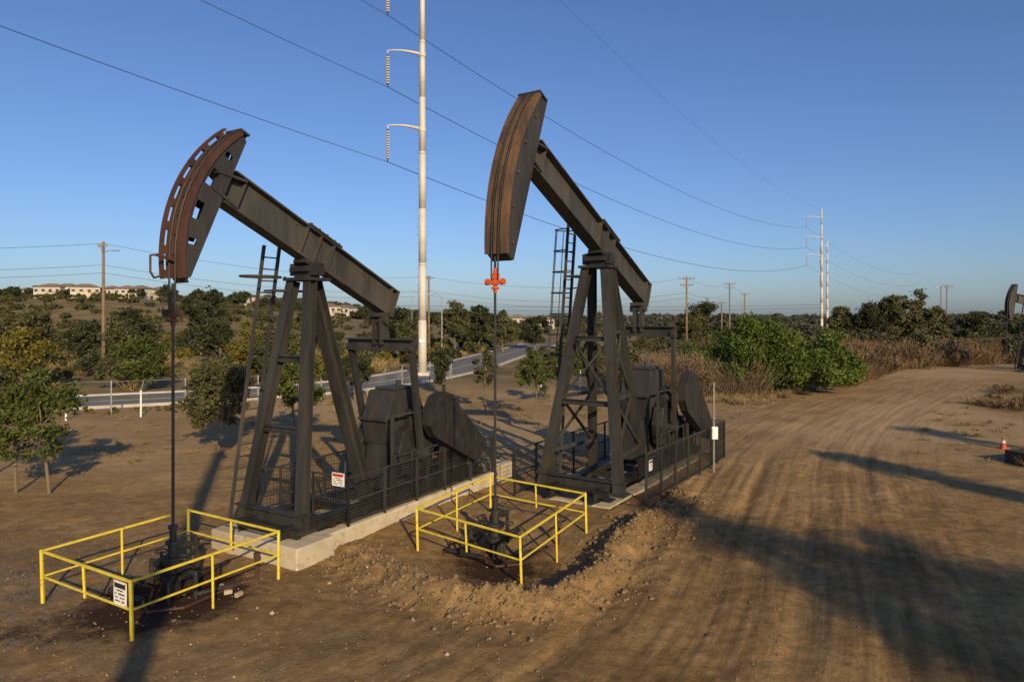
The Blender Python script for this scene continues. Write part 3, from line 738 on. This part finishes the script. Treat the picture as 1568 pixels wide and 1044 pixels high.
for i,(px,yy,w,h,mk) in enumerate([(15,320,10,4.0,1),(44,312,9,4.2,0),(80,300,11,5.4,0),(104,304,11,5.6,1),(132,298,11,5.2,0),(172,304,10,4.6,1),(196,296,9,4.4,0),(216,302,9,4.8,1),(243,308,9,4.4,0),(372,316,9,4.0,1),(402,322,8,4.0,0),(505,300,9,4.2,0),(527,306,9,4.4,1),(792,300,9,4.2,0),(812,305,8,4.2,1),(836,296,7,4.2,1)]):
    house((px-784)/1045*yy,yy,w,8,h,M['stucco'] if mk==0 else M['stucco2'],random.uniform(-.5,.5))

# ------------------------------------------------------------------ vegetation
def leaves(rng,C,Rd,per,size,lo,hi,shell=.5,aspect=.5,up=0.0):
    n=len(C); C=np.repeat(C,per,0); Rr=np.repeat(Rd,per,0)
    d=rng.normal(size=(n*per,3)); d/=np.linalg.norm(d,axis=1)[:,None]
    r=(shell+(1-shell)*rng.random(n*per))[:,None]*(1+.2*rng.normal(size=(n*per,1)))
    P=C+d*r*Rr
    u=rng.normal(size=P.shape); u[:,2]*=.7; u/=np.linalg.norm(u,axis=1)[:,None]
    v=np.cross(u,rng.normal(size=P.shape)); v/=np.linalg.norm(v,axis=1)[:,None]
    s=size*(.6+.8*rng.random((len(P),1)))
    u=u*s; v=v*s*aspect
    V=np.stack([P-u,P+v,P+u,P-v],1).reshape(-1,3)
    F=np.arange(len(V)).reshape(-1,4)
    tc=np.repeat(rng.random(n),per)*.65+.35*rng.random(n*per)
    c=np.array(lo)[None]*(1-tc[:,None])+np.array(hi)[None]*tc[:,None]
    c*= (.8+.4*rng.random((len(c),1)))
    return V,F,np.repeat(c,4,0)
G_GREEN=((.045,.062,.014),(.125,.150,.034)); G_OLIVE=((.055,.060,.025),(.125,.122,.050)); G_DARK=((.028,.036,.016),(.070,.080,.034)); G_YEL=((.10,.095,.015),(.22,.18,.035)); G_BRIGHT=((.035,.065,.010),(.125,.170,.026)); G_DRY=((.11,.072,.038),(.25,.175,.10)); G_HAZED=((.060,.066,.048),(.110,.110,.082))  # last palette is greyed and paled: distance haze put into the leaf colour
def tree(x,y,h,cw,th,pal,nc=26,per=260,ls=.09,name='tree',trunks=1,seed=0,flat=1.0,tr=.09,asp=.45,cr=(.09,.2)):
    rng=np.random.default_rng(seed+int(abs(x*13+y*7)))
    z0=gz(x,y); E=empty(name,(x,y,z0-.05))
    ch=h-th
    C=[];R_=[]
    lob=[(rng.uniform(-.5,.5),rng.uniform(-.5,.5),rng.uniform(-.6,.7)) for _ in range(6)]
    for i in range(nc):
        while True:
            p=rng.uniform(-1,1,3)
            if np.linalg.norm(p)<1: break
        if rng.random()<.5:
            l=lob[rng.integers(0,6)]; p=np.array(l)+p*.42
        q=np.array([p[0]*cw*.5*.85,p[1]*cw*.5*.85,th+ch*.5+p[2]*ch*.5*.84])
        q[0:2]*=(1.0-.35*max(0,p[2]))
        C.append(q); r=cw*rng.uniform(*cr); R_.append([r,r*rng.uniform(.8,1.1),r*rng.uniform(.6,.95)*flat])
    C=np.array(C);R_=np.array(R_)
    V,F,c=leaves(rng,C,R_,per,ls,pal[0],pal[1],.3,asp)
    np_mesh('foliage',V,F,M['leaf'],c,E)
    q=MB()
    for k_ in range(trunks):
        ox=(k_-(trunks-1)/2)*cw*.28
        base=Vector((ox,0,-.1)); top=Vector((ox*.6+rng.uniform(-.2,.2),rng.uniform(-.2,.2),th+ch*.35))
        midp=base.lerp(top,.5)+Vector((rng.uniform(-.08,.08),rng.uniform(-.08,.08),0))*h*.3
        q.cyl(base,midp,tr,8,tr*.8); q.cyl(midp,top,tr*.8,8,tr*.55)
        for i in range(k_,nc,trunks*(1 if nc<30 else 2)):
            st_=midp.lerp(top,rng.uniform(.3,1)); e=Vector(C[i]); m_=st_.lerp(e,.5)+Vector((0,0,-.05*h*rng.random()))
            q.cyl(st_,m_,tr*.35,5,tr*.22); q.cyl(m_,e,tr*.22,5,tr*.08)
    q.obj('trunk_and_limbs',M['bark'],E)
    return E
YP='young_pepper_tree'; SC=(.06,.125)
tree(-15.5,22.1,4.5,3.9,.9,G_GREEN,70,130,.075,YP,2,1,tr=.055,cr=SC)
tree(-18.6,24.5,4.5,3.4,.8,G_OLIVE,50,130,.08,YP,1,2,tr=.06,cr=SC)
tree(-12.6,29.3,4.1,3.9,.7,G_OLIVE,64,130,.085,YP,1,3,tr=.07,cr=SC)
tree(-10.2,32.5,4.6,3.2,1.2,G_GREEN,50,120,.085,YP,1,4,tr=.07,cr=SC)
tree(-15.6,36.5,4.2,3.0,1.0,G_OLIVE,44,120,.09,YP,1,5,cr=SC)
tree(1.2,38.2,4.2,2.5,1.3,G_GREEN,34,110,.085,YP,1,6,tr=.045,cr=SC)
tree(-1.6,41,4.0,2.2,1.2,G_OLIVE,30,100,.09,YP,1,7,tr=.045,cr=SC)
tree(3.4,43.5,4.7,3.0,1.0,G_GREEN,40,110,.095,YP,1,8,tr=.05,cr=SC)
tree(-5.2,51,4.6,2.2,.3,G_DARK,30,180,.11,YP,1,9)
tree(-10.8,47,4.8,2.6,.4,G_DARK,30,180,.11,YP,1,10)
tree(7.5,48,4.8,3.6,.6,G_OLIVE,34,150,.11,YP,1,14)
tree(-28,51.5,5.0,4.5,.5,G_GREEN,34,150,.13,YP,1,15); tree(-20,57,5.2,4.5,.5,G_OLIVE,34,150,.13,YP,1,16); tree(-36,50,5.2,5,.5,G_YEL,34,150,.13,YP,1,17); tree(-23,60,5.6,5,.5,G_YEL,34,150,.13,YP,1,18); tree(-33,58,5.4,5,.5,G_OLIVE,34,150,.13,YP,1,19)
for i,(x_,y_,h,cw,pal) in enumerate([(-45.5,100,10.8,8,G_DARK),(-63,90,7.2,7,G_OLIVE),(-56,100,7.2,8,G_DARK),(-38,105,7.2,6,G_OLIVE),(-72,98,6.3,6,G_OLIVE),(-33,112,7.4,7,G_OLIVE),(-20,118,8.0,8,G_DARK),(-9,108,8.8,6,G_OLIVE),(-5.5,112,8.4,5,G_DARK),(-1.5,110,7.4,5,G_OLIVE),(4,120,6.8,6,G_DARK),(11,118,6.2,6,G_OLIVE),(17,112,6.6,5,G_OLIVE),
    (42,150,10.2,9,G_DARK),(37,140,7.6,7,G_OLIVE),(70,120,12.0,8,G_OLIVE),(66,119,10.2,7,G_OLIVE),(62,119,9.0,8,G_DARK),(58.0,121,8.2,6,G_OLIVE),(75.5,122,8.0,6,G_OLIVE),(87,128,7.6,7,G_DARK),(98,130,6.4,8,G_OLIVE),(33,128,6.2,7,G_OLIVE),(-14,84,5.4,5,G_OLIVE),(-48,78,5.6,6,G_DARK),(-27,78,5.6,6,G_OLIVE),(-58,76,5.4,6,G_OLIVE),(-66,72,5.6,6,G_DARK),(-36,84,6,6,G_DARK)]):
    tree(x_,y_,h,cw,h*.12,pal,42,150,.23,'eucalyptus_tree',1,20+i,tr=.22,asp=.5,cr=(.08,.17))
def bushmass(name,specs,pal,per,ls,mat='leaf',seed=3,shell=.45,asp=.5):
    rng=np.random.default_rng(seed); C=[];R_=[]
    Sx=np.array([s[0] for s in specs]);Sy=np.array([s[1] for s in specs]); ZZ=terrain(Sx,Sy)
    for (x_,y_,w,h),z0 in zip(specs,ZZ):
        k_=max(3,int(w*2.2))
        for i in range(k_):
            a=rng.uniform(0,6.283); rr=w*.5*math.sqrt(rng.random())*.85; q=math.sqrt(max(0,1-(rr/(w*.52))**2))
            hh=h*q*rng.uniform(.35,.92); r=rng.uniform(.14,.28)*min(w,h)
            C.append((x_+rr*math.cos(a),y_+rr*math.sin(a),z0+max(hh,r*.6))); R_.append((r,r,r*.85))
    V,F,c=leaves(rng,np.array(C),np.array(R_),per,ls,pal[0],pal[1],shell,asp)
    return np_mesh(name,V,F,M[mat],c)
bushmass('green_bush',[(19.5,52.5,7,6.6),(15.8,53.5,5,5.0),(22.8,52,5.5,5.8),(17.5,51,5,5.6),(21.3,51,5,5.2),(24.6,51,4,3.9),(20,50,5,3.2),(23,49.7,4.5,3.0),(16,50.5,4,3.0)],G_BRIGHT,620,.12,seed=5)
def scatter(rng,n,x0,x1,y0,y1,w0,w1,h0,h1,cond=None):
    m_=n*12; xs=rng.uniform(x0,x1,m_); ys=rng.uniform(y0,y1,m_)
    ok=np.ones(m_,bool) if cond is None else cond(xs,ys)
    xs=xs[ok][:n]; ys=ys[ok][:n]
    return [(a,b_,rng.uniform(w0,w1),rng.uniform(h0,h1)) for a,b_ in zip(xs,ys)]
def dist(x_,y_,Q): return polydist(x_,y_,Q)[0]
r0=np.random.default_rng(77)
beyond=lambda x_,y_: dist(x_,y_,ROAD)>5.0
def clearR(x_,y_): return (np.abs(dist(x_,y_,TRACK))>5.0)&(np.abs(dist(x_,y_,ROAD))>6)
S_l=scatter(r0,330,-95,0,46,125,1.8,4.4,.9,2.9,lambda a,b:beyond(a,b)&(np.abs(a)/b<.85))
third=len(S_l)//4
bushmass('chaparral_scrub',S_l[:third*2],G_OLIVE,150,.16,seed=21)
bushmass('dark_scrub',S_l[third*2:third*3],G_DARK,150,.16,seed=22)
bushmass('flowering_scrub',S_l[third*3:],G_YEL,140,.15,seed=23)
S_m=scatter(r0,60,0,26,62,112,2,4.5,1.0,2.6,clearR)
bushmass('chaparral_scrub',S_m,G_OLIVE,180,.16,seed=24)
S_r=scatter(r0,110,26,110,84,150,2.5,6,2.0,3.8,lambda a,b: dist(a,b,TRACK)>5.5)
bushmass('chaparral_scrub',S_r[:85],G_OLIVE,220,.19,seed=25); bushmass('dark_scrub',S_r[85:],G_DARK,220,.19,seed=26)
S_h=[(-34+i*1.15,37.2+.36*i+r0.uniform(-.4,.4),1.3,.40) for i in range(20)]
bushmass('roadside_hedge',S_h,G_YEL,240,.07,seed=27)
S_hill=scatter(r0,380,-260,20,140,292,3,8,.8,2.4,lambda a,b: a/b<.05)
bushmass('hillside_scrub',S_hill,G_OLIVE,80,.4,seed=28)
S_d=scatter(r0,90,-260,20,292,330,5,9,3,6.5); bushmass('distant_trees',S_d,G_DARK,110,.5,seed=33)
S_d=scatter(r0,240,-520,40,350,520,8,20,3,6)
bushmass('distant_trees',S_d,G_HAZED,110,1.0,seed=29)
S_d=scatter(r0,300,20,620,345,520,8,20,4,8.0)
bushmass('distant_trees',S_d,G_HAZED,110,1.0,seed=31)
S_d=scatter(r0,130,20,330,150,330,5,10,3,5.0)
bushmass('distant_trees',S_d,G_HAZED,110,.5,seed=30)
def twigs(name,S,per,pal,seed,thick=.02,lean=.55):
    rng=np.random.default_rng(seed); Vs=[];cs=[]
    ZZ=terrain(np.array([s[0] for s in S]),np.array([s[1] for s in S]))
    for (x_,y_,w,h),z0 in zip(S,ZZ):
        k_=per; a=rng.uniform(0,6.283,k_); rr=w*.5*np.sqrt(rng.random(k_))
        bx=x_+rr*np.cos(a)*.6; by=y_+rr*np.sin(a)*.6; q=np.sqrt(np.clip(1-(rr/(w*.56))**2,0.05,1))
        st_=rng.random(k_)*.5
        L=h*q*rng.uniform(.5,1.05,k_)
        dx=rng.normal(0,lean,k_)*L*.5+np.cos(a)*rr*.5; dy=rng.normal(0,lean,k_)*L*.5+np.sin(a)*rr*.5
        b0=np.stack([bx+dx*st_,by+dy*st_,z0+L*st_],1); t0=np.stack([bx+dx,by+dy,z0+L],1)
        s=rng.normal(size=(k_,3)); s[:,2]=0; s/=np.linalg.norm(s,axis=1)[:,None]; s*=thick*(.6+.8*rng.random((k_,1)))
        Vs.append(np.stack([b0-s,b0+s,t0+s*.4,t0-s*.4],1).reshape(-1,3))
        t=rng.random((k_,1))*.6+.4*rng.random(); c=np.array(pal[0])*(1-t)+np.array(pal[1])*t; cs.append(np.repeat(c,4,0))
    V=np.concatenate(Vs); np_mesh(name,V,np.arange(len(V)).reshape(-1,4),M['twig'],np.concatenate(cs))
G_TW=((.11,.08,.048),(.28,.215,.14)); G_TW2=((.11,.07,.036),(.26,.17,.095))
S_b=scatter(r0,80,9.5,18,48.5,62,1.8,3.4,1.4,3.3,clearR)
twigs('dry_brush',S_b,420,G_TW,41,.02,1.0)
bushmass('dry_brush_leaves',S_b,G_DRY,150,.09,seed=42)
S_b2=scatter(r0,190,26,80,60,100,2,4.5,1.4,3.2,lambda a,b: dist(a,b,TRACK)>4.6)
twigs('dry_brush',S_b2,300,G_TW2,43,.028,1.0)
bushmass('dry_brush_leaves',S_b2[:150],G_DRY,150,.12,seed=44); bushmass('green_scrub',S_b2[150:],G_OLIVE,190,.14,seed=54)
S_b3=scatter(r0,70,30,46,34,54,1.0,2.6,.35,.95,lambda a,b: dist(a,b,TRACK)<-5.5)
twigs('dry_brush',S_b3,200,G_TW2,45,.014,1.0); bushmass('dry_brush_leaves',S_b3,G_DRY,90,.07,seed=52)
S_b6=scatter(r0,40,19,27,20,29,.5,1.4,.2,.6,lambda a,b: dist(a,b,TRACK)<-7)
twigs('dry_brush',S_b6,160,G_TW2,55,.010,1.0)
S_b4=scatter(r0,80,26,40,52,64,1.2,3.2,.6,2.0,lambda a,b: dist(a,b,TRACK)>4.3)
twigs('dry_brush',S_b4,300,G_TW2,46,.02,1.0); bushmass('dry_brush_leaves',S_b4,G_DRY,120,.09,seed=56)
S_b5=scatter(r0,110,-60,8,50,110,1.4,3.8,.6,1.6,beyond)
twigs('dry_brush',S_b5,200,((.18,.135,.05),(.36,.27,.13)),47,.03,.8)
S_g=scatter(r0,260,-22,30,26,50,.3,.9,.10,.32,lambda a,b: (np.abs(dist(a,b,TRACK))>4)&(np.abs(dist(a,b,ROAD))>4.5)&~((a>-7)&(a<9)&(b<30)))
twigs('dry_grass',S_g,50,((.12,.10,.04),(.30,.23,.11)),48,.012)
S_g2=scatter(r0,160,10,32,44,54,.4,1.4,.2,.7,clearR)
twigs('dry_grass',S_g2,90,((.14,.11,.05),(.34,.25,.13)),49,.014,.9)

# pebbles and clods
def stones(name,rng,P,S,mat):
    n=len(P); oc=np.array([(1,0,0),(0,1,0),(-1,0,0),(0,-1,0),(0,0,.7),(0,0,-.7)],float)
    V=oc[None]*(.7+.6*rng.random((n,6,3)))*S[:,None,None]
    a=rng.uniform(0,6.28,n); ca,sa=np.cos(a),np.sin(a)
    x_=V[:,:,0]*ca[:,None]-V[:,:,1]*sa[:,None]; y_=V[:,:,0]*sa[:,None]+V[:,:,1]*ca[:,None]
    V=np.stack([x_,y_,V[:,:,2]],2)+P[:,None,:]
    f=np.array([(0,1,4),(1,2,4),(2,3,4),(3,0,4),(1,0,5),(2,1,5),(3,2,5),(0,3,5)])
    F=(f[None]+6*np.arange(n)[:,None,None]).reshape(-1,3)
    return np_mesh(name,V.reshape(-1,3),F,mat)
r1_=np.random.default_rng(5)
n=12000; px=r1_.uniform(-14,16,n); py=9+22*r1_.random(n)**1.4; keep=vnoise(px*.7+3,py*.7)+.35*(px<-4)*(py<17)>.45; px=px[keep];py=py[keep]
sz=.008+.028*r1_.random(len(px))**3.5
stones('pebbles',r1_,np.stack([px,py,terrain(px,py)+sz*.2],1),sz,M['stone'])
idx=r1_.integers(0,len(BERM),4200); off=r1_.normal(0,.55,(4200,2)); px=BERM[idx,0]+off[:,0]; py=BERM[idx,1]+off[:,1]; sz=.012+.075*r1_.random(4200)**4
stones('soil_clods',r1_,np.stack([px,py,terrain(px,py)+sz*.1],1),sz,M['soil'])
px=np.array([-5.2,-5.0,-4.6,-3.9,-5.6,-3.2,-1.1,-.4,.3,-4.4]);py=np.array([12.9,13.4,13.1,14.6,11.9,15.1,11.6,12.2,18.3,10.8]); sz=r1_.uniform(.03,.075,10)
stones('rubble_stones',r1_,np.stack([px,py,terrain(px,py)+.01],1),sz,M['pale'])

# ------------------------------------------------------------------ trees and pole behind the camera that throw the long shadows
def palm(x_,y_,H,cr,seed,nf=34):
    rng=np.random.default_rng(seed); E=empty('palm_tree',(x_,y_,0)); q=MB()
    for i in range(8): q.cyl((.04*i*i*.1,0,H*i/8-.1),(.04*(i+1)**2*.1,0,H*(i+1)/8),.28-.012*i,10,.27-.012*i)
    q.obj('trunk',M['bark'],E)
    top=np.array((.26,0,H)); Vs=[]
    for f_ in range(nf):
        a=rng.uniform(0,6.283); el=rng.uniform(-.9,1.2); L=cr*rng.uniform(.8,1.1)
        prev=None
        for j in range(15):
            t=j/14; r=L*t*math.cos(el*(1-t*.3)); z=L*(t*math.sin(el)-.55*t*t)
            p=top+np.array((r*math.cos(a),r*math.sin(a),z)); sd=np.array((-math.sin(a),math.cos(a),0))
            if j>1:
                w=.55*math.sin(math.pi*min(1,t*.85+.1))
                for sg in(-1,1):
                    tip=p+sd*sg*w+np.array((0,0,-.25*w)); d=(p-prev)*.32
                    Vs+=[p-d,p+d,tip+d*1.6,tip+d*.9]
            prev=p
    V=np.array(Vs); c=np.tile(np.array((.05,.07,.025)),(len(V),1)); np_mesh('fronds',V,np.arange(len(V)).reshape(-1,4),M['leaf'],c,E)
sh=lambda H:H/math.tan(SUN_EL)
def palm_for(cx,cy,H,cr,seed): palm(cx+SUN_AZ[0]*sh(H),cy+SUN_AZ[1]*sh(H),H,cr,seed)
palm_for(6.6,13.6,13.5,2.3,1); palm_for(5.2,19.0,14.5,2.0,2); palm_for(9.4,15.8,14,2.4,3); palm_for(13.4,27.5,13,1.3,4); palm_for(15.0,24.2,13,1.5,5); palm_for(11.5,12.5,13,2.4,6)
palm_for(20.5,34,13,1.4,7); palm_for(7.6,16.6,13.2,1.8,8); palm_for(9.0,12.2,12.6,2.0,9)
Hs=18; E=empty('steel_pole',(-12.4+SUN_AZ[0]*sh(Hs),29+SUN_AZ[1]*sh(Hs),0)); q=MB(); q.cyl((0,0,-.2),(0,0,Hs),.3,14,.2); q.box((0,0,.1),(1,1,.3)); q.obj('shaft',M['mono'],E)

# ------------------------------------------------------------------ world, sun, camera
w=bpy.data.worlds.new('World'); scene.world=w; w.use_nodes=True; nt=w.node_tree
bg=nt.nodes['Background']; sky=nt.nodes.new('ShaderNodeTexSky'); sky.sky_type='NISHITA'; sky.sun_disc=False
sky.sun_elevation=SUN_EL; sky.sun_rotation=math.atan2(SUN_AZ[0],SUN_AZ[1]); sky.altitude=50; sky.air_density=1.0; sky.dust_density=1.0; sky.ozone_density=3.0
tint=mixc(nt,1.0,sky.outputs[0],(.86,.99,1.30),'MULTIPLY')
nt.links.new(tint,bg.inputs[0]); bg.inputs[1].default_value=.092
sd=bpy.data.lights.new('sun','SUN'); sd.energy=5.0; sd.angle=math.radians(.5); sd.color=(1,.76,.44)
so=bpy.data.objects.new('sun',sd); COL.objects.link(so)
d=Vector((SUN_AZ[0]*math.cos(SUN_EL),SUN_AZ[1]*math.cos(SUN_EL),math.sin(SUN_EL)))
so.rotation_euler=d.to_track_quat('Z','Y').to_euler(); so.location=(0,-20,40)
cd=bpy.data.cameras.new('camera'); cd.lens=24; cd.sensor_width=36; cd.shift_y=-.0236; cd.clip_end=8000; cd.clip_start=.1
co=bpy.data.objects.new('camera',cd); COL.objects.link(co); co.location=(0,0,5.7); co.rotation_euler=(math.radians(90),0,0)
scene.camera=co
scene.view_settings.view_transform='Standard'; scene.view_settings.look='None'; scene.view_settings.exposure=0
